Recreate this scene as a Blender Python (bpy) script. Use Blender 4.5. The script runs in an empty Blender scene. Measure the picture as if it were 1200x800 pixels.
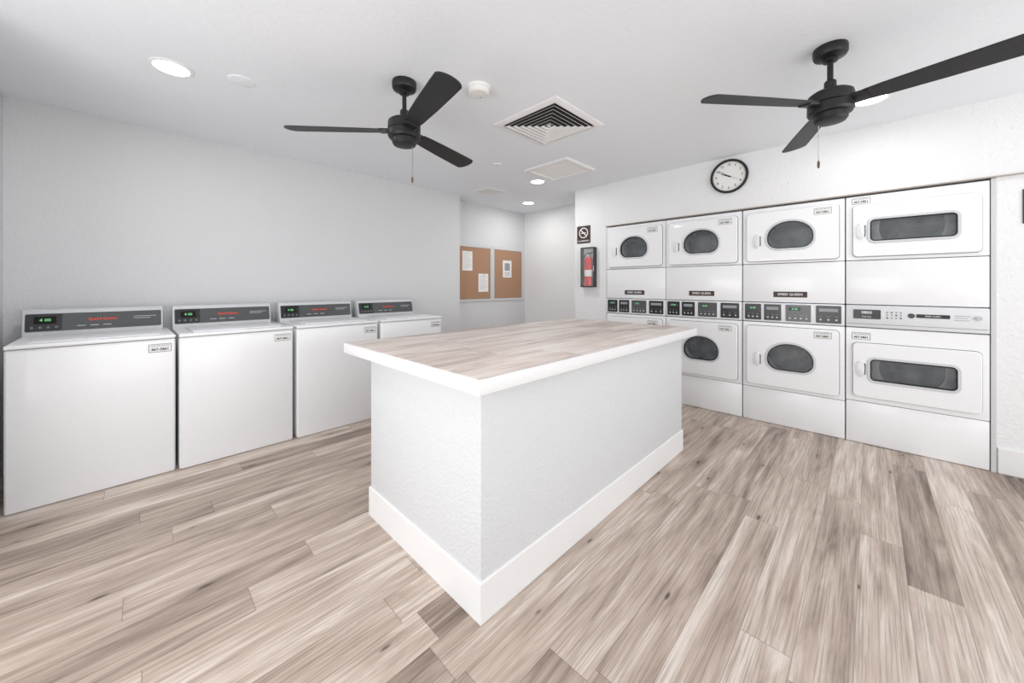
import bpy, bmesh, math, random
from mathutils import Matrix, Vector
random.seed(4)
sc = bpy.context.scene
col = sc.collection
R = math.radians
sc.view_settings.view_transform = 'Standard'
sc.view_settings.look = 'None'
sc.view_settings.exposure = 0.0

def s2l(c):
    return tuple(((v/255)/12.92 if v/255 <= .04045 else ((v/255+.055)/1.055)**2.4) for v in c)

# ---------------------------------------------------------------- materials
def mat(name, rgb, rough=.5, metal=0, bump=0, bscale=60, mottle=0, emit=0, coat=0, lin=False, alpha=1, spec=.5, ior=1.5):
    m = bpy.data.materials.new(name); m.use_nodes = True
    nt = m.node_tree; b = nt.nodes['Principled BSDF']
    c = (rgb if lin else s2l(rgb))
    b.inputs['Base Color'].default_value = (*c, 1)
    b.inputs['Roughness'].default_value = rough
    b.inputs['Metallic'].default_value = metal
    b.inputs['Coat Weight'].default_value = coat
    b.inputs['Specular IOR Level'].default_value = spec
    b.inputs['IOR'].default_value = ior
    if alpha < 1: b.inputs['Alpha'].default_value = alpha
    if emit:
        b.inputs['Emission Color'].default_value = (*c, 1); b.inputs['Emission Strength'].default_value = emit
    g = nt.nodes.new('ShaderNodeNewGeometry')
    n = nt.nodes.new('ShaderNodeTexNoise'); n.inputs['Scale'].default_value = bscale; n.inputs['Detail'].default_value = 3
    nt.links.new(g.outputs['Position'], n.inputs['Vector'])
    if bump:
        bp = nt.nodes.new('ShaderNodeBump'); bp.inputs['Strength'].default_value = bump; bp.inputs['Distance'].default_value = .01
        nt.links.new(n.outputs['Fac'], bp.inputs['Height']); nt.links.new(bp.outputs['Normal'], b.inputs['Normal'])
    k = max(mottle, .01)
    rp = nt.nodes.new('ShaderNodeValToRGB')
    rp.color_ramp.elements[0].position = .3; rp.color_ramp.elements[1].position = .7
    rp.color_ramp.elements[0].color = (*[v*(1-k) for v in c], 1); rp.color_ramp.elements[1].color = (*[min(1, v*(1+k)) for v in c], 1)
    nt.links.new(n.outputs['Fac'], rp.inputs['Fac']); nt.links.new(rp.outputs['Color'], b.inputs['Base Color'])
    return m

def wood(name, W, L, base, light, dark, seam, rough, var=.5, knots=True, seamk=.35, gy=11, y0=0.0, spec=.5, fine=.3):
    m = bpy.data.materials.new(name); m.use_nodes = True
    nt = m.node_tree; N = nt.nodes; Lk = nt.links; b = N['Principled BSDF']
    def link(v, s):
        if isinstance(v, (int, float)): s.default_value = v
        else: Lk.new(v, s)
    def M(op, a, b2=0, c2=None):
        n = N.new('ShaderNodeMath'); n.operation = op; link(a, n.inputs[0]); link(b2, n.inputs[1])
        if c2 is not None: link(c2, n.inputs[2])
        return n.outputs[0]
    def C3(x, y, z=0):
        n = N.new('ShaderNodeCombineXYZ'); link(x, n.inputs[0]); link(y, n.inputs[1]); link(z, n.inputs[2]); return n.outputs[0]
    def ramp(f, st):
        n = N.new('ShaderNodeValToRGB'); e = n.color_ramp.elements
        while len(e) < len(st): e.new(.5)
        for i, (p, c) in enumerate(st): e[i].position = p; e[i].color = (*c, 1)
        Lk.new(f, n.inputs['Fac']); return n.outputs['Color']
    def mix(f, a, c, mode='MIX'):
        n = N.new('ShaderNodeMix'); n.data_type = 'RGBA'; n.blend_type = mode; link(f, n.inputs[0])
        for v, s in ((a, n.inputs[6]), (c, n.inputs[7])):
            if isinstance(v, tuple): s.default_value = (*v, 1)
            else: Lk.new(v, s)
        return n.outputs[2]
    def mrange(v, a, b_, c_, d):
        mr = N.new('ShaderNodeMapRange'); mr.inputs[1].default_value = a; mr.inputs[2].default_value = b_
        mr.inputs[3].default_value = c_; mr.inputs[4].default_value = d
        Lk.new(v, mr.inputs[0]); return mr.outputs[0]
    g = N.new('ShaderNodeNewGeometry'); sp = N.new('ShaderNodeSeparateXYZ'); Lk.new(g.outputs['Position'], sp.inputs[0])
    X = sp.outputs[0]; Y = sp.outputs[1]
    ry = M('DIVIDE', M('ADD', Y, 100*W-y0), W); row = M('FLOOR', ry); fy = M('FRACT', ry)
    w1 = N.new('ShaderNodeTexWhiteNoise'); w1.noise_dimensions = '1D'; Lk.new(row, w1.inputs['W'])
    rx = M('ADD', M('DIVIDE', M('ADD', X, 20), L), M('MULTIPLY', w1.outputs['Value'], 7.3)); cx = M('FLOOR', rx); fx = M('FRACT', rx)
    w2 = N.new('ShaderNodeTexWhiteNoise'); w2.noise_dimensions = '2D'; Lk.new(C3(row, cx), w2.inputs['Vector'])
    pid = w2.outputs['Value']
    off = M('MULTIPLY', pid, 53.0)
    def noise(sx, sy, det, dist=0, rgh=.55):
        n = N.new('ShaderNodeTexNoise'); n.inputs['Scale'].default_value = 1; n.inputs['Detail'].default_value = det
        n.inputs['Distortion'].default_value = dist; n.inputs['Roughness'].default_value = rgh
        Lk.new(C3(M('MULTIPLY', X, sx), M('MULTIPLY', Y, sy), off), n.inputs['Vector']); return n.outputs['Fac']
    n1 = noise(1.1, gy, 5, 1.1, .62); n2 = noise(2.8, gy*8, 4, .3, .7); n3 = noise(.8, 4.0, 2, .5)
    n4 = noise(3.0, gy*17, 4); n5 = noise(1.7, gy*2.2, 3, .8)
    v = N.new('ShaderNodeTexVoronoi'); v.voronoi_dimensions = '2D'; v.inputs['Scale'].default_value = 1; v.inputs['Randomness'].default_value = 1
    Lk.new(C3(M('ADD', M('MULTIPLY', X, 1.3), off), M('MULTIPLY', Y, 4.4)), v.inputs['Vector'])
    vd = v.outputs['Distance']
    vs = N.new('ShaderNodeSeparateColor'); Lk.new(v.outputs['Color'], vs.inputs[0])
    gate = M('GREATER_THAN', vs.outputs[0], .42)
    size = M('MULTIPLY', vs.outputs[1], .024)
    f = M('ADD', M('MULTIPLY', n1, 1.0), M('MULTIPLY', n2, .34))
    f = M('ADD', f, M('MULTIPLY', n5, .48))
    f = M('ADD', f, M('MULTIPLY', n3, .30))
    f = M('ADD', f, M('MULTIPLY', M('SUBTRACT', pid, .5), var))
    if knots: f = M('SUBTRACT', f, M('MULTIPLY', gate, mrange(vd, .02, .22, .16, 0)))
    c = ramp(M('SUBTRACT', f, .56), [(.12, dark), (.34, tuple((a*.45+d*.55) for a, d in zip(dark, base))), (.54, base), (.76, light)])
    c = mix(M('MULTIPLY', mrange(n4, .52, .60, 0, 1), fine), c, dark)
    if knots:
        kk = M('MULTIPLY', mrange(M('SUBTRACT', vd, size), .004, .028, .8, 0), gate)
        c = mix(kk, c, tuple(d*.4 for d in dark))
    ey = M('MINIMUM', fy, M('SUBTRACT', 1, fy)); ex = M('MINIMUM', fx, M('SUBTRACT', 1, fx))
    s = M('MAXIMUM', M('LESS_THAN', ey, .0011/W), M('LESS_THAN', ex, .0014/L))
    c = mix(M('MULTIPLY', s, seamk), c, seam)
    Lk.new(c, b.inputs['Base Color'])
    b.inputs['Roughness'].default_value = rough; b.inputs['Specular IOR Level'].default_value = spec
    bp = N.new('ShaderNodeBump'); bp.inputs['Strength'].default_value = .12; bp.inputs['Distance'].default_value = .004
    Lk.new(M('SUBTRACT', n2, M('MULTIPLY', s, 1.0)), bp.inputs['Height']); Lk.new(bp.outputs['Normal'], b.inputs['Normal'])
    return m

M_floor = wood('floor_planks', .150, 1.45, s2l((194, 176, 163)), s2l((224, 212, 202)), s2l((102, 85, 74)), s2l((80, 66, 56)), .42, var=.34, gy=10, y0=.49, seamk=.45, fine=.34)
M_lam = wood('laminate_top', .125, 1.3, s2l((224, 212, 204)), s2l((239, 232, 226)), s2l((150, 131, 120)), s2l((155, 138, 128)), .50, var=.24, knots=False, seamk=.4, gy=7, y0=.969, spec=.28, fine=.14)
M_wall = mat('wall_paint', (212, 213, 215), .75, bump=.35, bscale=60)
M_wallw = mat('white_wall_paint', (232, 233, 234), .7, bump=.5, bscale=50)
M_ceil = mat('ceiling_paint', (237, 241, 246), .85, bump=.15, bscale=40)
M_isl = mat('island_paint', (212, 214, 216), .7, bump=.45, bscale=75)
M_trim = mat('trim_white', (232, 232, 232), .45)
M_enam = mat('white_enamel', (240, 241, 243), .28, coat=.2)
M_enam2 = mat('white_enamel_panel', (228, 229, 232), .35)
M_cgrey = mat('console_light_grey', (205, 207, 211), .4)
M_clite = mat('console_pale_grey', (218, 220, 223), .4)
M_mid = mat('mid_grey', (150, 153, 158), .45)
M_edge = mat('edge_white', (232, 232, 233), .45)
M_black = mat('matte_black', (20, 20, 22), .45)
M_blade = mat('black_blade', (30, 30, 33), .5, mottle=.12, bscale=90)
M_panel = mat('console_black', (34, 36, 38), .25)
M_pgrey = mat('console_dark_grey', (80, 82, 84), .22)
M_gap = mat('dark_gap', (22, 20, 19), .9)
M_vdark = mat('vent_shade', (44, 42, 41), .9)
M_brown = mat('sign_brown', (66, 48, 44), .5)
M_glass = mat('tinted_glass', (96, 102, 108), .04, alpha=.28, ior=1.9)
M_drum = mat('drum_steel', (222, 226, 230), .4, metal=.1, mottle=.35, bscale=9)
M_dgrey = mat('dark_grey', (70, 74, 80), .5)
M_dframe = mat('cabinet_frame_dark', (52, 48, 48), .45)
M_green = mat('display_green', (120, 215, 140), .4, emit=.35)
M_red = mat('red_ink', (225, 70, 52), .5)
M_redp = mat('red_paint', (214, 26, 28), .3, coat=.4)
M_paper = mat('paper_white', (236, 236, 234), .8)
M_ink = mat('black_ink', (30, 30, 34), .7)
M_inkg = mat('grey_ink', (110, 114, 120), .7)
M_blue = mat('blue_ink', (60, 90, 150), .7)
M_cork = mat('cork', (172, 134, 108), .9, bump=.3, bscale=180, mottle=.12)
M_alu = mat('aluminium', (214, 214, 214), .35, metal=.3)
M_chrome = mat('chrome', (200, 202, 205), .2, metal=.9)
M_brass = mat('brass', (110, 92, 70), .4, metal=.7)
M_wt = mat('white_mark', (240, 240, 240), .5)
M_lamp = mat('lamp_diffuser', (255, 252, 246), .5, emit=10)
M_vent = mat('vent_white', (236, 236, 236), .5)
M_plast = mat('plastic_white', (238, 238, 236), .45)
M_clear = mat('clear_acrylic', (235, 240, 242), .05, alpha=.08)

# ---------------------------------------------------------------- mesh helpers
def B(): return bmesh.new()
def box(bm, x0, x1, y0, y1, z0, z1, bev=0, seg=2):
    r = bmesh.ops.create_cube(bm, size=1)
    vs = r['verts']
    for v in vs:
        v.co = Vector((x0+(v.co.x+.5)*(x1-x0), y0+(v.co.y+.5)*(y1-y0), z0+(v.co.z+.5)*(z1-z0)))
    if bev:
        es = list({e for v in vs for e in v.link_edges})
        bmesh.ops.bevel(bm, geom=es, offset=bev, segments=seg, profile=.5, affect='EDGES')
    return bm
def rr(x0, x1, z0, z1, rad, k=8):
    """rounded rectangle, rad = one number or four (rx, rz) for bl, br, tr, tl"""
    if isinstance(rad, (int, float)): rad = [(rad, rad)]*4
    pts = []
    cs = [(x0, z0, 1, 1, 180), (x1, z0, -1, 1, 270), (x1, z1, -1, -1, 0), (x0, z1, 1, -1, 90)]
    for (cx, cz, sx, sz, a0), (rx, rz) in zip(cs, rad):
        for i in range(k+1):
            a = R(a0+90*i/k)
            pts.append((cx+sx*rx+rx*math.cos(a), cz+sz*rz+rz*math.sin(a)))
    return pts
def prism(bm, pts, y0, y1, bev=0):
    f0 = [bm.verts.new((x, y0, z)) for x, z in pts]; f1 = [bm.verts.new((x, y1, z)) for x, z in pts]
    n = len(pts)
    a = bm.faces.new(f0); c = bm.faces.new(f1[::-1])
    for i in range(n): bm.faces.new((f0[(i+1) % n], f0[i], f1[i], f1[(i+1) % n]))
    if bev:
        es = [e for e in a.edges]
        bmesh.ops.bevel(bm, geom=es, offset=bev, segments=2, profile=.5, affect='EDGES')
def loftring(bm, loops, closed=True):
    vs = [[bm.verts.new(p) for p in l] for l in loops]
    n = len(loops[0]); m = len(vs)
    for j in range(m if closed else m-1):
        a = vs[j]; b = vs[(j+1) % m]
        for i in range(n): bm.faces.new((a[i], a[(i+1) % n], b[(i+1) % n], b[i]))
def frame(bm, outer, inner, y0, y1, ch=0):
    if ch:
        cx = sum(p[0] for p in outer)/len(outer); cz = sum(p[1] for p in outer)/len(outer)
        w = max(abs(p[0]-cx) for p in outer); h = max(abs(p[1]-cz) for p in outer)
        o2 = [(cx+(x-cx)*(1-ch/w), cz+(z-cz)*(1-ch/h)) for x, z in outer]
        L = [[(x, y0, z) for x, z in o2], [(x, y0+ch, z) for x, z in outer]]
    else: L = [[(x, y0, z) for x, z in outer]]
    L += [[(x, y1, z) for x, z in outer], [(x, y1, z) for x, z in inner], [(x, y0, z) for x, z in inner]]
    loftring(bm, L)
def lathe(bm, prof, n=40, cx=0, cy=0):
    rings = []
    for r, z in prof:
        if r < 1e-5: rings.append([bm.verts.new((cx, cy, z))])
        else: rings.append([bm.verts.new((cx+r*math.cos(2*math.pi*i/n), cy+r*math.sin(2*math.pi*i/n), z)) for i in range(n)])
    for a, b in zip(rings, rings[1:]):
        if len(a) == 1 and len(b) == 1: continue
        for i in range(n):
            j = (i+1) % n
            if len(a) == 1: bm.faces.new((a[0], b[j], b[i]))
            elif len(b) == 1: bm.faces.new((a[i], a[j], b[0]))
            else: bm.faces.new((a[i], a[j], b[j], b[i]))
def cyl(bm, p0, p1, r, n=20):
    p0 = Vector(p0); p1 = Vector(p1); d = p1-p0
    m = Matrix.Translation((p0+p1)/2) @ d.to_track_quat('Z', 'Y').to_matrix().to_4x4()
    bmesh.ops.create_cone(bm, cap_ends=True, segments=n, radius1=r, radius2=r, depth=d.length, matrix=m)
def obj(name, bm, m, parent=None, mtx=None, smooth=True):
    bmesh.ops.recalc_face_normals(bm, faces=bm.faces)
    if mtx is not None: bm.transform(mtx)
    if smooth:
        for f in bm.faces: f.smooth = True
        for e in bm.edges:
            if len(e.link_faces) == 2 and e.calc_face_angle(0) > R(27): e.smooth = False
    me = bpy.data.meshes.new(name); bm.to_mesh(me); bm.free()
    me.materials.append(m)
    o = bpy.data.objects.new(name, me); col.objects.link(o)
    if parent: o.parent = parent
    return o
def bx(name, x0, x1, y0, y1, z0, z1, m, parent, mtx=None, bev=0):
    b = B(); box(b, x0, x1, y0, y1, z0, z1, bev); return obj(name, b, m, parent, mtx)
def cy_(name, p0, p1, r, m, parent, mtx=None, n=14):
    b = B(); cyl(b, p0, p1, r, n); return obj(name, b, m, parent, mtx)
UP = Matrix.Rotation(R(90), 4, 'X')          # xy-plane -> stands in xz, faces -y
def text(name, body, size, m, parent, mtx=None, x=0, z=0, y=0, align='CENTER', bold=.0, sx=1):
    cu = bpy.data.curves.new(name, 'FONT'); cu.body = body; cu.size = size; cu.align_x = align; cu.align_y = 'CENTER'
    cu.extrude = .0003; cu.offset = bold; cu.resolution_u = 2
    t = bpy.data.objects.new(name, cu); col.objects.link(t)
    dg = bpy.context.evaluated_depsgraph_get(); dg.update()
    me = bpy.data.meshes.new_from_object(t.evaluated_get(dg))
    bpy.data.objects.remove(t)
    T = Matrix.Translation((x, y, z)) @ UP @ Matrix.Diagonal((sx, 1, 1, 1))
    if mtx is not None: T = mtx @ T
    me.transform(T)
    me.materials.clear(); me.materials.append(m)
    o = bpy.data.objects.new(name, me); col.objects.link(o); o.parent = parent
    return o
def tag(o, label, cat, group=None):
    o['label'] = label; o['category'] = cat
    if group: o['group'] = group
    return o
def thing(name, label, cat, loc, rz=0, group=None):
    o = bpy.data.objects.new(name, None); col.objects.link(o)
    o.empty_display_size = .1
    o.location = loc; o.rotation_euler = (0, 0, rz)
    return tag(o, label, cat, group)
def struct(name, bm, m, parent=None):
    o = obj(name, bm, m, parent, smooth=False)
    if parent is None: o['kind'] = 'structure'
    return o
def dup(root, loc, rz=None, label=None):
    def cp(o, p):
        c = o.copy(); col.objects.link(c); c.parent = p
        for ch in list(o.children): cp(ch, c)
        return c
    r = cp(root, None); r.location = loc
    if rz is not None: r.rotation_euler = (0, 0, rz)
    if label: r['label'] = label
    return r

# ---------------------------------------------------------------- setting
CZ = 2.505; DX = 4.03; BY = 4.30; BX = 4.70; WY = 4.08
b = B(); box(b, -3.0, 5.1, -3.2, 4.5, -.1, 0); struct('floor', b, M_floor)
b = B(); box(b, -3.0, 5.1, -3.2, 4.5, CZ, CZ+.1); struct('ceiling', b, M_ceil)
b = B(); box(b, -.75, 3.115, WY, 4.5, 0, CZ); struct('wall_left', b, M_wall)
b = B(); box(b, -.75, -.635, 2.7, WY, 0, CZ); struct('wall_side', b, M_wall)
b = B(); box(b, 3.115, BX+.1, BY, 4.5, 0, CZ); struct('wall_back', b, M_wall)
b = B(); box(b, BX, BX+.2, 2.79, BY, 0, CZ); struct('wall_alcove', b, M_wallw)
b = B()
box(b, DX, 4.92, 2.325, 2.79, 0, CZ)                       # left of the dryers
box(b, DX-.012, 4.92, -3.2, 2.325, 1.985, CZ)              # header
box(b, DX, 4.92, -3.2, -.600, 0, 1.985)
struct('wall_right', b, M_wallw)
b = B(); box(b, 4.85, 4.95, -.60, 2.325, 0, 1.985); struct('wall_dryer_recess', b, M_gap)  # near-black colour stands in for the shade in the gaps between dryers
b = B(); box(b, DX-.016, DX, -3.2, -.605, 0, .17, .004); struct('baseboard_right', b, M_trim)
b = B(); box(b, DX-.016, DX, 2.335, 2.79, 0, .17, .004); struct('baseboard_alcove', b, M_trim)
b = B(); box(b, DX-.028, DX-.0125, -3.2, 2.33, 1.977, 1.985, .002); struct('trim_1', b, mat('trim_brownish', (172, 160, 150), .6))  # brownish trim line in its own colour along the dryer tops
b = B(); box(b, DX-.012, DX+.04, -.600, -.577, 0, 1.975, .002); struct('trim_2', b, mat('trim_grey', (205, 205, 206), .5))

# ---------------------------------------------------------------- island
IX0, IX1, IY0, IY1 = .884, 2.895, 1.030, 1.950
isl = thing('island_counter', 'white textured plaster island base with white baseboard in the middle of the room', 'island', ((IX0+IX1)/2, (IY0+IY1)/2, 0))
hx, hy = (IX1-IX0)/2, (IY1-IY0)/2
b = B(); box(b, -hx, hx, -hy, hy, 0, .868, .003); obj('body', b, M_isl, isl)
b = B()
tk = .008
o_ = [(-hx-tk, -hy-tk), (hx+tk, -hy-tk), (hx+tk, hy+tk), (-hx-tk, hy+tk)]
i_ = [(-hx+.002, -hy+.002), (hx-.002, -hy+.002), (hx-.002, hy-.002), (-hx+.002, hy-.002)]
m_ = [(x*(1-.004/hx), y*(1-.004/hy)) for x, y in o_]
loftring(b, [[(x, y, .001) for x, y in o_], [(x, y, .150) for x, y in o_], [(x, y, .156) for x, y in m_], [(x, y, .156) for x, y in i_], [(x, y, .001) for x, y in i_]])
obj('baseboard', b, M_trim, isl)

TX0, TX1, TY0, TY1 = .816, 3.035, .962, 2.155
ct = thing('countertop', 'rectangular pale wood-look laminate folding top with thick white edge, on the island', 'countertop', ((TX0+TX1)/2, (TY0+TY1)/2, .869))
hx, hy = (TX1-TX0)/2, (TY1-TY0)/2
b = B(); box(b, -hx, hx, -hy, hy, 0, .0555, .003); obj('edge_band', b, M_edge, ct)
b = B(); box(b, -hx+.007, hx-.007, -hy+.007, hy-.007, .050, .0572, .001); obj('laminate_surface', b, M_lam, ct)

# ---------------------------------------------------------------- washers (front faces -y, origin base centre front)
def plate(parent, x0, x1, z0, z1, y=0.0):
    """small outlined label plate with number, lies on a face at y"""
    b = B(); prism(b, rr(x0, x1, z0, z1, .004, 3), y-.0012, y+.001); st = obj('sticker', b, M_paper, parent)
    b = B(); frame(b, rr(x0+.001, x1-.001, z0+.001, z1-.001, .004, 3), rr(x0+.004, x1-.004, z0+.004, z1-.004, .003, 3), y-.0016, y-.001); obj('sticker_border', b, M_inkg, st)
    w = x1-x0; h = z1-z0; cx = (x0+x1)/2
    text('sticker_text', '467-5861', w*.20, M_ink, st, None, cx, z0+h*.34, y-.0016, bold=.0006)
    text('sticker_heading', 'DIAL FOR SERVICE', w*.095, M_blue, st, None, cx, z0+h*.76, y-.0016)
    return st
def make_washer():
    W = .344; D = .655
    t = thing('washing_machine', '', 'washing machine', (0, 0, 0), 0, 'top-loading washers along the grey wall')
    b = B(); box(b, -W, W, .006, D, .002, .896, .008, 3); obj('body', b, M_enam, t)
    b = B(); box(b, -W+.006, W-.006, 0, .02, .003, .886, .005, 3); obj('front_panel', b, M_enam, t)
    b = B(); box(b, -W-.001, W+.001, -.004, D, .8995, .922, .007, 4); obj('top_deck', b, M_enam, t)
    b = B(); box(b, -.272, .272, .043, .502, .918, .9228, .001, 1); obj('lid_seam', b, M_inkg, t)
    b = B(); box(b, -.27, .27, .045, .50, .914, .9310, .004, 3); ld = obj('lid', b, M_enam2, t)
    b = B(); box(b, -.05, .05, .036, .05, .921, .932, .003); obj('lid_handle', b, M_enam2, ld)
    b = B()
    pr = [(.53, .921), (.568, 1.085), (.580, 1.094), (.645, 1.094), (.652, 1.085), (.652, .921)]
    L = [[(-W+.001, y, z) for y, z in pr], [(W-.030, y, z) for y, z in pr]]
    va = [b.verts.new(p) for p in L[0]]; vb = [b.verts.new(p) for p in L[1]]
    b.faces.new(va); b.faces.new(vb[::-1])
    for i in range(6): b.faces.new((va[i], vb[i], vb[(i+1) % 6], va[(i+1) % 6]))
    bmesh.ops.bevel(b, geom=list(b.edges), offset=.004, segments=2, profile=.5, affect='EDGES')
    cs = obj('console', b, M_cgrey, t)
    th = math.atan2(.038, .164)
    T = Matrix.Translation((-.014, .53, .921)) @ Matrix.Rotation(-th, 4, 'X')
    b = B(); prism(b, rr(-.318, .318, .030, .148, .008, 4), -.003, .004); obj('control_panel', b, M_pgrey, cs, T)
    b = B(); prism(b, rr(-.314, -.165, .034, .144, .004, 3), -.0045, .001); obj('display_panel', b, M_panel, cs, T)
    b = B(); prism(b, rr(-.282, -.190, .080, .128, .002, 2), -.0058, 0); obj('display_window', b, M_gap, cs, T)
    text('display_digits', '4 00', .027, M_green, cs, T, -.236, .104, -.0062, bold=.0003)
    for i in range(4): cy_('button', (-.290+i*.034, -.0045, .056), (-.290+i*.034, -.0075, .056), .008, M_inkg, cs, T)
    text('console_lettering', 'Speed Queen', .025, M_red, cs, T, .02, .100, -.0035, bold=.0008)
    for i in range(3): bx('console_mark', -.10+i*.06, -.06+i*.06, -.0036, -.003, .056, .060, M_cgrey, cs, T)
    bx('console_mark', .17, .29, -.0036, -.003, .106, .109, M_cgrey, cs, T); bx('console_mark', .17, .26, -.0036, -.003, .092, .095, M_cgrey, cs, T)
    plate(t, .212, .325, .812, .868)
    return t
w0 = make_washer()
wl = ['white top-loading washer at the left end of the row, beside the side wall',
      'white top-loading washer second from the left in the row',
      'white top-loading washer third in the row, front partly hidden by the island',
      'white top-loading washer at the far end of the row, nearest the bulletin board']
for i, (x, a) in enumerate(((-.176, 1.6), (.530, 1.1), (1.246, .3), (1.968, 0))):
    o = w0 if i == 0 else dup(w0, (0, 0, 0), 0)
    o.location = (x, 3.355, 0); o['label'] = wl[i]; o.rotation_euler.z = R(a)

# ---------------------------------------------------------------- dryers (front faces -y, local x right)
ROT = R(-90)
def plain_shell(b, W, z0, z1): box(b, -W, W, 0, .70, z0, z1, .005, 2)
def hollow_shell(b, W, z0, z1, win):
    """cabinet body with a round-cornered opening behind the door window"""
    x0, x1, a, c = win
    frame(b, rr(-W, W, z0, z1, .004), rr(x0-.02, x1+.02, a-.02, c+.02, .05), 0, .03, .003)
    loftring(b, [[(x, y, z) for x, z in rr(q, -q, zz0, zz1, .004)] for q, zz0, zz1, y in
                 ((-W, z0, z1, .03), (-W, z0, z1, .70), (-W+.01, z0+.01, z1-.01, .70), (-W+.01, z0+.01, z1-.01, .03))])
def drum(t, cz, r):
    b = B(); lathe(b, [(r*.72, 0), (r, .015), (r, .34), (r*.94, .36), (0, .37)], 48)
    b.transform(Matrix.Translation((0, .035, cz)) @ Matrix.Rotation(R(-90), 4, 'X')); d = obj('drum', b, M_drum, t)
    for k in range(3):
        a = R(60+120*k)
        b = B(); box(b, -.02, .02, .08, .36, r-.045, r-.004, .008)
        b.transform(Matrix.Translation((0, 0, cz)) @ Matrix.Rotation(a, 4, 'Y')); obj('drum_fin', b, M_drum, d)
def door(t, x0, x1, z0, z1, win, rad, hx=None, hz=None):
    outer = rr(x0, x1, z0, z1, .028); inner = rr(*win, rad)
    b = B(); frame(b, outer, inner, -.024, -.003, .005); d = obj('door', b, M_enam, t)
    b = B(); frame(b, rr(x0-.003, x1+.003, z0-.003, z1+.003, .031), inner, -.003, .001); obj('door_gap_shade', b, M_dgrey, d)  # dark grey slab paints the shaded gap line around the door
    wx0, wx1, wz0, wz1 = win
    g = .016
    def grow(r_, k): return [(a+k, c+k) for a, c in r_] if not isinstance(r_, (int, float)) else r_+k
    b = B(); frame(b, rr(wx0-g, wx1+g, wz0-g, wz1+g, grow(rad, g)), rr(wx0+.001, wx1-.001, wz0+.001, wz1-.001, grow(rad, -.001)), -.030, -.02, .003); obj('window_rim', b, M_cgrey, d)
    b = B(); frame(b, rr(wx0+.0005, wx1-.0005, wz0+.0005, wz1-.0005, grow(rad, -.0005)), rr(wx0+.010, wx1-.010, wz0+.010, wz1-.010, grow(rad, -.010)), -.027, -.006); obj('gasket', b, M_panel, d)
    b = B(); prism(b, rr(wx0+.006, wx1-.006, wz0+.006, wz1-.006, grow(rad, -.006)), -.019, -.015); obj('window', b, M_glass, d)
    b = B()
    hw, hh = .022, .062
    prism(b, rr(hx-hw, hx+hw, hz-hh, hz+hh, [(hw*.98, hh*.6)]*4, 6), -.036, -.022, .004)
    h = obj('handle', b, M_enam2, d)
    b = B(); prism(b, rr(hx+hw-.002, hx+hw+.006, hz-hh*.7, hz+hh*.7, .003, 3), -.031, -.022); obj('handle_slot', b, M_dgrey, d)
    return d
def make_dryer():
    W = .3585
    t = thing('stacked_dryer', '', 'dryer', (0, 0, 0), ROT, 'stacked double dryers along the white wall')
    rad = [(.085, .085), (.085, .085), (.160, .135), (.160, .135)]
    wu = (-.165, .165, 1.582, 1.822); wl_ = (-.165, .165, .500, .740)
    b = B()
    plain_shell(b, W, .003, .312); hollow_shell(b, W, .316, .918, wl_); plain_shell(b, W, 1.104, 1.452); hollow_shell(b, W, 1.456, 1.965, wu)
    obj('cabinet', b, M_enam, t)
    for z0, z1, w_ in ((1.475, 1.925, wu), (.345, .885, wl_)):
        door(t, -.325, .325, z0, z1, w_, rad, hx=-.240, hz=w_[2]+.08)
        drum(t, (w_[2]+w_[3])/2+.02, .225)
        plate(t, .165, .28, z1-.075, z1-.02, -.024)
    b = B(); box(b, -W, W, -.006, .60, .924, 1.098, .006, 2); cs = obj('console', b, M_enam2, t)
    for k, (x0, x1) in enumerate(((-.340, -.212), (-.190, -.062), (-.030, .145), (.178, .338))):
        b = B(); prism(b, rr(x0, x1, .940, 1.085, .006, 3), -.009, -.004); obj('control_panel', b, M_pgrey if k == 2 else M_panel, cs)
        b = B(); prism(b, rr(x0+.02, x1-.02-(.05 if k == 2 else 0), 1.035, 1.062, .002, 2), -.0105, -.008); obj('display_window', b, M_mid if k % 2 else M_dgrey, cs)
        n = 3 if k != 2 else 4
        for i in range(n):
            xx = x0+.03+i*(x1-x0-.06)/(n-1); cy_('button', (xx, -.009, .968), (xx, -.012, .968), .007, M_cgrey, cs)
            bx('button_mark', xx-.008, xx+.008, -.0096, -.009, .992, .995, M_mid, cs)
    text('display_digits', '8 00', .024, M_green, cs, None, .035, 1.048, -.011, bold=.0004)
    text('display_digits', '8 00', .024, M_green, cs, None, -.276, 1.048, -.011, bold=.0004)
    b = B(); prism(b, rr(-.12, .12, 1.150, 1.200, .004, 3), -.0015, .001); nb = obj('name_badge', b, M_brown, t)
    text('badge_lettering', 'SPEED QUEEN', .028, M_wt, nb, None, 0, 1.175, -.002, bold=.0004)
    return t
d0 = make_dryer()
dl = ['white stacked double dryer with arched windows, next to the fire extinguisher, mostly behind the island',
      'white stacked double dryer with arched windows, second from the fire extinguisher, below the clock',
      'white stacked double dryer with arched windows, just left of the dryer with rectangular windows']
for i, y in enumerate((1.958, 1.236, .510)):
    o = d0 if i == 0 else dup(d0, (0, 0, 0))
    o.location = (4.02, y, 0); o['label'] = dl[i]

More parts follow.
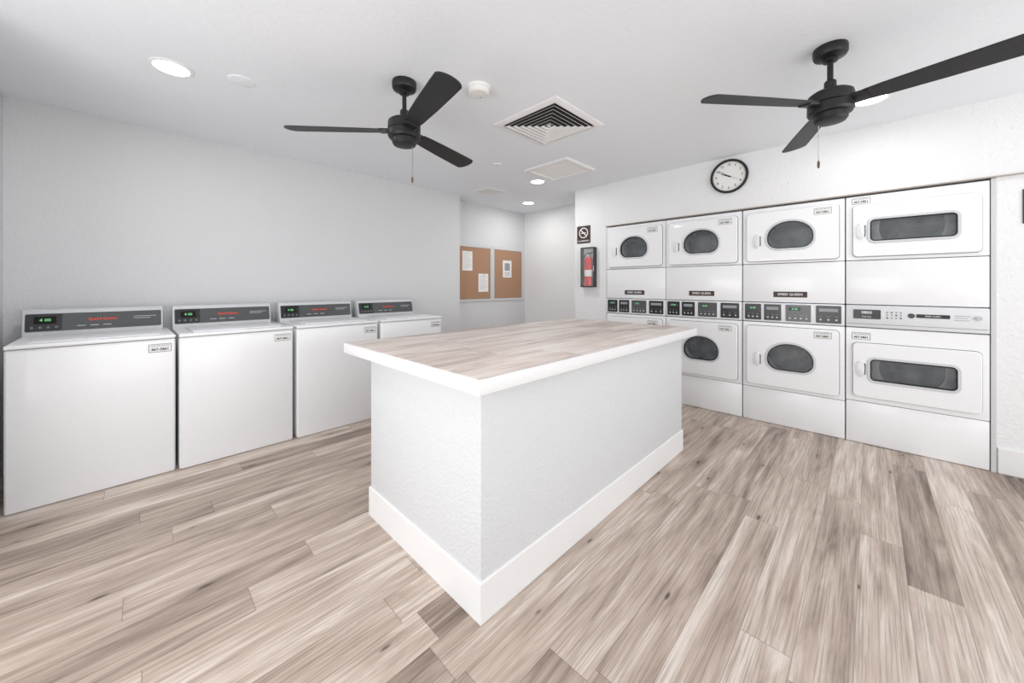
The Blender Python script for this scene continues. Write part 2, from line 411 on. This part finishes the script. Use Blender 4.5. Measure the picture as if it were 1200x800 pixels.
W = .3585
t = thing('stacked_dryer', 'white stacked double dryer with long rectangular windows at the right end of the row', 'dryer', (4.02, -.214, 0), ROT, 'stacked double dryers along the white wall')
wu = (-.220, .220, 1.598, 1.768); wl_ = (-.220, .220, .512, .682)
b = B()
plain_shell(b, W, .003, .331); hollow_shell(b, W, .335, .918, wl_); plain_shell(b, W, 1.104, 1.452); hollow_shell(b, W, 1.456, 1.965, wu)
obj('cabinet', b, M_enam, t)
for z0, z1, w_ in ((1.482, 1.892, wu), (.375, .800, wl_)):
    door(t, -.318, .325, z0, z1, w_, .030, hx=-.272, hz=w_[2]+.085)
    drum(t, (w_[2]+w_[3])/2+.02, .235)
plate(t, -.325, -.215, 1.903, 1.952); plate(t, -.325, -.215, .822, .882)
b = B(); box(b, -W, W, -.008, .60, .924, 1.098, .006, 2); cs = obj('console', b, M_clite, t)
b = B(); prism(b, rr(-.315, -.160, .992, 1.064, .006, 3), -.012, -.006); obj('display_panel', b, M_panel, cs)
text('display_digits', '0800', .030, M_wt, cs, None, -.238, 1.041, -.0125, bold=.0004)
text('display_print', 'MINUTES', .013, M_wt, cs, None, -.238, 1.008, -.0125)
for r_ in range(3):
    for i in range(4): cy_('button', (-.125+i*.024, -.008, 1.006+r_*.021), (-.125+i*.024, -.011, 1.006+r_*.021), .0055, M_mid if (r_+i) % 3 else M_dgrey, cs, n=12)
cy_('round_badge', (0, -.008, 1.028), (0, -.012, 1.028), .018, M_dgrey, cs, n=24)
b = B(); prism(b, rr(.025, .185, 1.016, 1.042, .003, 3), -.0115, -.006); obj('name_strip', b, M_panel, cs)
text('strip_lettering', 'SPEED QUEEN', .012, M_wt, cs, None, .105, 1.029, -.012, bold=.0001)
for z_, x_ in ((1.037, .275), (1.022, .262), (1.006, .27)): bx('console_mark', .205, x_, -.0086, -.008, z_, z_+.003, M_inkg, cs)
cy_('key_lock', (.312, -.008, 1.028), (.312, -.022, 1.028), .014, M_chrome, cs, n=20)
bx('console_line', -.35, .35, -.0085, -.007, .950, .953, M_inkg, cs)

# ---------------------------------------------------------------- ceiling fans
def make_fan():
    t = thing('ceiling_fan', '', 'ceiling fan', (0, 0, CZ), 0, 'black three-blade ceiling fans')
    b = B(); lathe(b, [(0, 0), (.071, 0), (.073, -.006), (.073, -.036), (.068, -.048), (.048, -.056), (.03, -.060), (.03, -.075), (.0, -.078)]); obj('canopy', b, M_black, t)
    b = B(); cyl(b, (0, 0, -.07), (0, 0, -.20), .013, 18); obj('downrod', b, M_black, t)
    b = B(); lathe(b, [(0, -.175), (.022, -.175), (.026, -.182), (.026, -.215), (.038, -.238), (0, -.24)], 28); obj('coupler', b, M_black, t)
    b = B(); lathe(b, [(0, -.225), (.045, -.228), (.078, -.236), (.094, -.248), (.097, -.262), (.097, -.296), (.092, -.301), (.097, -.306), (.097, -.338), (.090, -.350), (.074, -.354), (.072, -.378), (.064, -.390), (.045, -.395), (0, -.396)], 48); obj('motor_housing', b, M_black, t)
    for k in range(3):
        T = Matrix.Rotation(R(138+120*k), 4, 'Z')
        Tb = T @ Matrix.Translation((0, 0, -.302)) @ Matrix.Rotation(R(-12), 4, 'X')
        out = []
        for x, w in ((.135, .045), (.20, .052), (.40, .062), (.60, .068), (.67, .069)): out.append((x, -w))
        for a in range(-80, 81, 20): out.append((.665+.038*math.cos(R(a)), .062*math.sin(R(a))*1.1))
        for x, w in ((.67, .069), (.60, .068), (.40, .062), (.20, .052), (.135, .045)): out.append((x, w))
        b = B()
        lo = [b.verts.new((x, y, -.004)) for x, y in out]; hi = [b.verts.new((x, y, .004)) for x, y in out]
        n = len(out); b.faces.new(lo); b.faces.new(hi[::-1])
        for i in range(n): b.faces.new((lo[i], lo[(i+1) % n], hi[(i+1) % n], hi[i]))
        bl = obj('blade', b, M_blade, t, Tb)
        b = B()
        box(b, .075, .150, -.037, .037, -.011, .009, .003)
        obj('blade_bracket', b, M_black, bl, Tb)
    cx, cy = .05*.7, -.05*.7
    b = B()
    loops = []
    for i in range(81):
        r_ = .0026 if i % 2 else .0012; z = -.388-i*.0024
        loops.append((r_, z))
    lathe(b, [(0, -.386)]+loops+[(0, -.582)], 8, cx, cy)
    pc = obj('pull_chain', b, M_chrome, t)
    b = B(); lathe(b, [(0, -.58), (.003, -.582), (.006, -.592), (.006, -.610), (.004, -.620), (0, -.622)], 14, cx, cy); obj('chain_fob', b, M_brass, pc)
    return t
f1 = make_fan(); f1.location = (1.14, 2.05, CZ); f1['label'] = 'black three-blade ceiling fan over the washers side of the island, near the smoke detector'
f2 = dup(f1, (2.55, .153, CZ), R(122), 'black three-blade ceiling fan in front of the dryers, its blade reaching the right edge')

# ---------------------------------------------------------------- ceiling fittings
def downlight(x, y, label, r=.097, e=14):
    t = thing('recessed_downlight', label, 'ceiling light', (x, y, CZ), 0, 'round recessed downlights')
    b = B(); loftring(b, [[(rr_*math.cos(2*math.pi*i/40), rr_*math.sin(2*math.pi*i/40), z) for i in range(40)] for rr_, z in ((r, -.0005), (r, -.004), (r-.016, -.008), (r-.02, -.0005))]); obj('trim_ring', b, M_plast, t)
    b = B(); lathe(b, [(0, -.001), (r-.018, -.001), (r-.018, -.004), (0, -.006)], 36); obj('diffuser', b, M_lamp, t)
    l = bpy.data.lights.new('downlight_beam', 'AREA'); l.shape = 'DISK'; l.size = .16; l.energy = e; l.color = (1, .99, .97)
    lo = bpy.data.objects.new('downlight_beam', l); col.objects.link(lo); lo.location = (x, y, CZ-.02)
downlight(.126, 2.865, 'bright round recessed downlight above the first two washers', e=7)
downlight(3.343, 2.855, 'bright round recessed downlight beyond the square ceiling panel', e=7)
downlight(4.105, 3.69, 'small bright downlight in the far alcove ceiling near the bulletin board', e=5)
downlight(3.44, .0, 'bright round downlight partly behind the right fan blade', e=3)

b = B(); lathe(b, [(0, -.006), (.06, -.006), (.07, -.003), (.072, 0), (0, 0)], 36)
o = obj('cover_plate', b, M_ceil); o.location = (.435, 2.751, CZ); tag(o, 'round blank cover plate on the ceiling beside the left downlight', 'cover plate')
b = B(); lathe(b, [(0, -.008), (.04, -.008), (.045, -.003), (.045, 0), (0, 0)], 30)
o = obj('sprinkler_cover', b, M_ceil); o.location = (2.58, 2.75, CZ); tag(o, 'tiny round sprinkler cover on the ceiling between the square panel and small vent', 'sprinkler cover')

t = thing('smoke_detector', 'round white smoke detector on the ceiling between left fan and large vent', 'smoke detector', (1.498, 1.766, CZ))
b = B(); lathe(b, [(0, 0), (.072, 0), (.072, -.012), (.068, -.016), (0, -.016)], 40); obj('mounting_base', b, M_plast, t)
b = B(); lathe(b, [(0, -.014), (.064, -.014), (.064, -.034), (.056, -.044), (.03, -.048), (0, -.048)], 40); obj('cover', b, M_plast, t)
b = B(); cyl(b, (.03, .02, -.046), (.03, .02, -.0485), .004, 10); obj('indicator', b, M_dgrey, t)

def sq(a, z, c=1): return [(-a, -a*c, z), (a, -a*c, z), (a, a*c, z), (-a, a*c, z)]
t = thing('ceiling_diffuser', 'large square ceiling air diffuser with nested louvres between the two fans', 'air vent', (2.22, 1.78, CZ), 0)
b = B(); box(b, -.270, .270, -.270, .270, -.003, -.0008); obj('shade_backing', b, M_vdark, t)  # dark plate stands in for the shaded cavity above the louvres
b = B(); loftring(b, [sq(.304, -.0008), sq(.304, -.008), sq(.296, -.012), sq(.270, -.018), sq(.256, -.018), sq(.256, -.0008)]); obj('outer_frame', b, M_vent, t, smooth=False)
for i in range(6):
    a = .236-i*.038
    b = B(); loftring(b, [sq(a, -.0230), sq(a+.001, -.0220), sq(a-.0150, -.0110), sq(a-.0160, -.0120)]); obj('louvre', b, M_vent, t, smooth=False)
b = B(); box(b, -.012, .012, -.012, .012, -.018, -.003); obj('centre_boss', b, M_vent, t)

t = thing('return_panel', 'flat square white return grille on the ceiling beyond the large diffuser', 'air vent', (3.155, 2.385, CZ))
b = B(); loftring(b, [sq(.255, -.0008, 1.1), sq(.255, -.020, 1.1), sq(.248, -.024, 1.1), sq(.215, -.024, 1.12), sq(.212, -.010, 1.12), sq(.212, -.0008, 1.12)]); obj('frame', b, M_vent, t, smooth=False)
b = B(); box(b, -.214, .214, -.238, .238, -.010, -.001)
for i in range(22): box(b, -.205+i*.0192, -.200+i*.0192, -.23, .23, -.013, -.0095)
obj('slatted_panel', b, mat('panel_offwhite', (240, 239, 237), .6), t)

t = thing('ceiling_register', 'small square ceiling vent near the end of the washer wall', 'air vent', (3.238, 3.60, CZ))
b = B(); loftring(b, [sq(.15, -.0008), sq(.15, -.006), sq(.145, -.010), sq(.12, -.010), sq(.12, -.0008)]); obj('frame', b, M_vent, t, smooth=False)
b = B(); box(b, -.121, .121, -.121, .121, -.003, -.001); obj('shade_backing', b, M_inkg, t)  # grey plate stands in for the shade behind the slats
b = B()
for i in range(10): box(b, -.118, .118, -.112+i*.0245, -.100+i*.0245, -.009, -.004)
obj('slats', b, M_vent, t)

# ---------------------------------------------------------------- wall items (face -x)
def disc(r, y0, y1, n=48):
    b = B(); lathe(b, [(0, 0), (r, 0), (r, y1-y0), (0, y1-y0)], n)
    b.transform(Matrix.Translation((0, y1, 0)) @ Matrix.Rotation(R(90), 4, 'X'))
    return b
t = thing('wall_clock', 'round black-framed wall clock with white face above the dryers', 'clock', (DX-.012, .983, 2.315), ROT)
b = B(); lathe(b, [(0, .0), (.158, .0), (.163, .008), (.163, .026), (.157, .034), (.146, .032), (.139, .014), (0, .014)], 64)
b.transform(Matrix.Rotation(R(90), 4, 'X')); obj('case', b, M_black, t)
obj('dial', disc(.140, -.016, -.008), M_paper, t)
for h in range(1, 13):
    a = R(90-30*h); text('numeral', str(h), .030, M_ink, t, None, .111*math.cos(a), .111*math.sin(a), -.0165, bold=.0004)
b = B()
for i in range(60):
    a = R(6*i); l_ = .007 if i % 5 else .012
    bb = [(.135*math.sin(a), .135*math.cos(a)), ((.135-l_)*math.sin(a), (.135-l_)*math.cos(a))]
    cyl(b, (bb[0][0], -.0165, bb[0][1]), (bb[1][0], -.0165, bb[1][1]), .0009, 4)
obj('minute_marks', b, M_ink, t)
def hand(deg, l, w, y):
    b = B(); prism(b, [(-w, -.02), (w, -.02), (w*.5, l), (-w*.5, l)], y-.001, y)
    return obj('hand', b, M_ink, t, Matrix.Rotation(R(deg), 4, 'Y'))
hand(295, .075, .005, -.018); hand(306, .108, .0035, -.020); hand(120, .10, .0012, -.022)
obj('hand_hub', disc(.007, -.024, -.016, 20), M_ink, t)

t = thing('no_smoking_sign', 'small dark brown no smoking sign on the wall left of the dryers', 'sign', (DX, 2.655, 1.915), ROT)
b = B(); prism(b, rr(-.10, .10, -.112, .112, .006, 3), -.006, -.0003); obj('plate', b, M_brown, t)
b = B(); N_ = 36
loftring(b, [[(r_*math.cos(2*math.pi*i/N_), y_, .022+r_*math.sin(2*math.pi*i/N_)) for i in range(N_)] for r_, y_ in ((.068, -.0065), (.056, -.0065), (.056, -.0055), (.068, -.0055))])
sb = B(); box(sb, -.058, .058, -.0072, -.006, -.0055, .0055); sb.transform(Matrix.Translation((0, 0, .022)) @ Matrix.Rotation(R(45), 4, 'Y'))
me_ = bpy.data.meshes.new('tmp'); sb.to_mesh(me_); b.from_mesh(me_); bpy.data.meshes.remove(me_); sb.free()
box(b, -.036, .022, -.0068, -.006, .014, .026); box(b, .026, .036, -.0068, -.006, .014, .026)
obj('no_smoking_symbol', b, M_wt, t)
text('sign_lettering', 'NO SMOKING', .026, M_wt, t, None, 0, -.083, -.0065, bold=.0006)

t = thing('extinguisher_cabinet', 'dark-framed wall cabinet with clear front left of the dryers', 'extinguisher cabinet', (DX, 2.563, 1.235), ROT)
b = B(); frame(b, rr(-.100, .100, 0, .505, .006, 3), rr(-.088, .088, .014, .491, .004, 3), -.065, -.0005, .003); obj('frame', b, M_dframe, t)
b = B(); box(b, -.092, .092, -.004, -.001, .010, .495); obj('back_panel', b, M_clite, t)
b = B(); box(b, -.088, .088, -.0635, -.062, .014, .491); obj('clear_front', b, M_clear, t)
b = B(); box(b, .088, .098, -.073, -.064, .20, .27, .002); obj('latch', b, M_chrome, t)
t = thing('fire_extinguisher', 'red fire extinguisher inside the dark-framed wall cabinet', 'fire extinguisher', (DX-.034, 2.563, 1.252))
S_ = Matrix.Diagonal((1, 2.05, 1, 1))
b = B(); lathe(b, [(0, 0), (.024, 0), (.0275, .006), (.0275, .32), (.025, .345), (.015, .365), (.010, .372), (0, .372)], 32)
b.transform(S_); obj('cylinder', b, M_redp, t)
b = B(); lathe(b, [(.0276, .12), (.0279, .121), (.0279, .20), (.0276, .201)], 32); b.transform(S_); obj('label_band', b, M_paper, t)
b = B(); cyl(b, (0, 0, .37), (0, 0, .405), .013, 16); obj('valve', b, M_chrome, t)
b = B(); cyl(b, (-.012, 0, .392), (-.026, 0, .392), .012, 14); obj('pressure_gauge', b, M_chrome, t)
b = B(); box(b, -.012, .012, -.055, .015, .405, .420, .003); obj('lever', b, M_black, t)
b = B()
ps = [(-.010, .014, .395), (-.012, .045, .39), (-.014, .066, .35), (-.014, .066, .14)]
for p, q in zip(ps, ps[1:]): cyl(b, p, q, .006, 10)
cyl(b, (-.014, .066, .15), (-.014, .066, .09), .009, 12)
obj('hose', b, M_black, t)

t = thing('wall_sign', 'brown sign on the wall at the right edge beyond the last dryer', 'sign', (DX, -.83, 1.768), ROT)
b = B(); prism(b, rr(-.125, .125, -.113, .113, .006, 3), -.006, -.0003); obj('plate', b, M_brown, t)
b = B(); frame(b, rr(-.118, .118, -.106, .106, .004, 3), rr(-.114, .114, -.102, .102, .003, 3), -.0066, -.005); obj('border', b, mat('tan', (180, 150, 130), .6), t)

# ---------------------------------------------------------------- bulletin board (faces -y, on wall_back)
t = thing('bulletin_board', 'double aluminium framed cork bulletin board on the alcove wall', 'bulletin board', (3.92, BY, 1.01))
for x0, x1 in ((-.74, -.001), (.001, .720)):
    b = B(); frame(b, rr(x0, x1, 0, .87, .004, 3), rr(x0+.042, x1-.042, .042, .828, .003, 3), -.0125, -.001, .003); obj('frame', b, M_alu, t)
    b = B(); frame(b, rr(x0+.040, x1-.040, .040, .830, .003, 3), rr(x0+.048, x1-.048, .048, .822, .003, 3), -.0122, -.010); obj('inner_bead', b, M_inkg, t)
    b = B(); box(b, x0+.03, x1-.03, -.0118, -.001, .03, .84); obj('cork_panel', b, M_cork, t)
def paper(x0, x1, z0, z1, label, dark=False):
    b = B(); box(b, x0, x1, BY-.0140, BY-.0117, z0, z1)
    o = tag(obj('notice', b, M_paper), label, 'notice', 'papers pinned to the bulletin board')
    w = x1-x0; h = z1-z0
    if dark:
        bx('picture', x0+.2*w, x1-.2*w, BY-.0146, BY-.0139, z0+.40*h, z1-.16*h, M_mid, o)
        for q in (.12, .2, .28): bx('print_line', x0+.2*w, x1-.2*w, BY-.0146, BY-.0139, z0+q*h, z0+(q+.025)*h, M_mid, o)
    else:
        for i in range(9): bx('print_line', x0+.12*w, x1-(.12+.2*(i % 3 == 2))*w, BY-.0145, BY-.0139, z1-(.13+.09*i)*h, z1-(.115+.09*i)*h, M_mid, o)
    b = B(); bmesh.ops.create_icosphere(b, subdivisions=2, radius=.006, matrix=Matrix.Translation(((x0+x1)/2, BY-.018, z1-.015))); obj('push_pin', b, M_blue, o)
paper(3.32, 3.51, 1.48, 1.77, 'white printed notice at the upper left of the cork board')
paper(3.63, 3.83, 1.16, 1.44, 'white printed notice at the lower right of the left cork panel')
paper(4.15, 4.35, 1.39, 1.67, 'poster with a grey picture pinned on the right cork panel', True)

# ---------------------------------------------------------------- light
def area(loc, rot, sx, sy, e, c=(1, 1, 1)):
    l = bpy.data.lights.new('side_fill_light', 'AREA'); l.shape = 'RECTANGLE'; l.size = sx; l.size_y = sy; l.energy = e; l.color = c  # unseen area lamp added to light the room
    o = bpy.data.objects.new('side_fill_light', l); col.objects.link(o); o.location = loc; o.rotation_euler = rot
area((-1.35, 1.1, 1.10), (R(101), 0, R(-90)), 2.2, 1.5, 42)     # added soft lamp for light inferred from -x, set near the island
area((1.5, -2.8, 1.25), (R(126), 0, R(0)), 4.4, 1.9, 68)      # added fill lamp at -y, tilted up to brighten ceiling and washers
wd = bpy.data.worlds.new('world'); sc.world = wd; wd.use_nodes = True
bg = wd.node_tree.nodes['Background']; bg.inputs[0].default_value = (.99, .995, 1, 1); bg.inputs[1].default_value = 1.0

# ---------------------------------------------------------------- camera
cam = bpy.data.cameras.new('camera'); co = bpy.data.objects.new('camera', cam); col.objects.link(co)
co.location = (0, 0, 1.25); co.rotation_euler = (R(90), 0, R(-45.5))
cam.sensor_width = 36; cam.lens = 12.84; cam.shift_y = -65/1200; cam.clip_start = .02
sc.camera = co
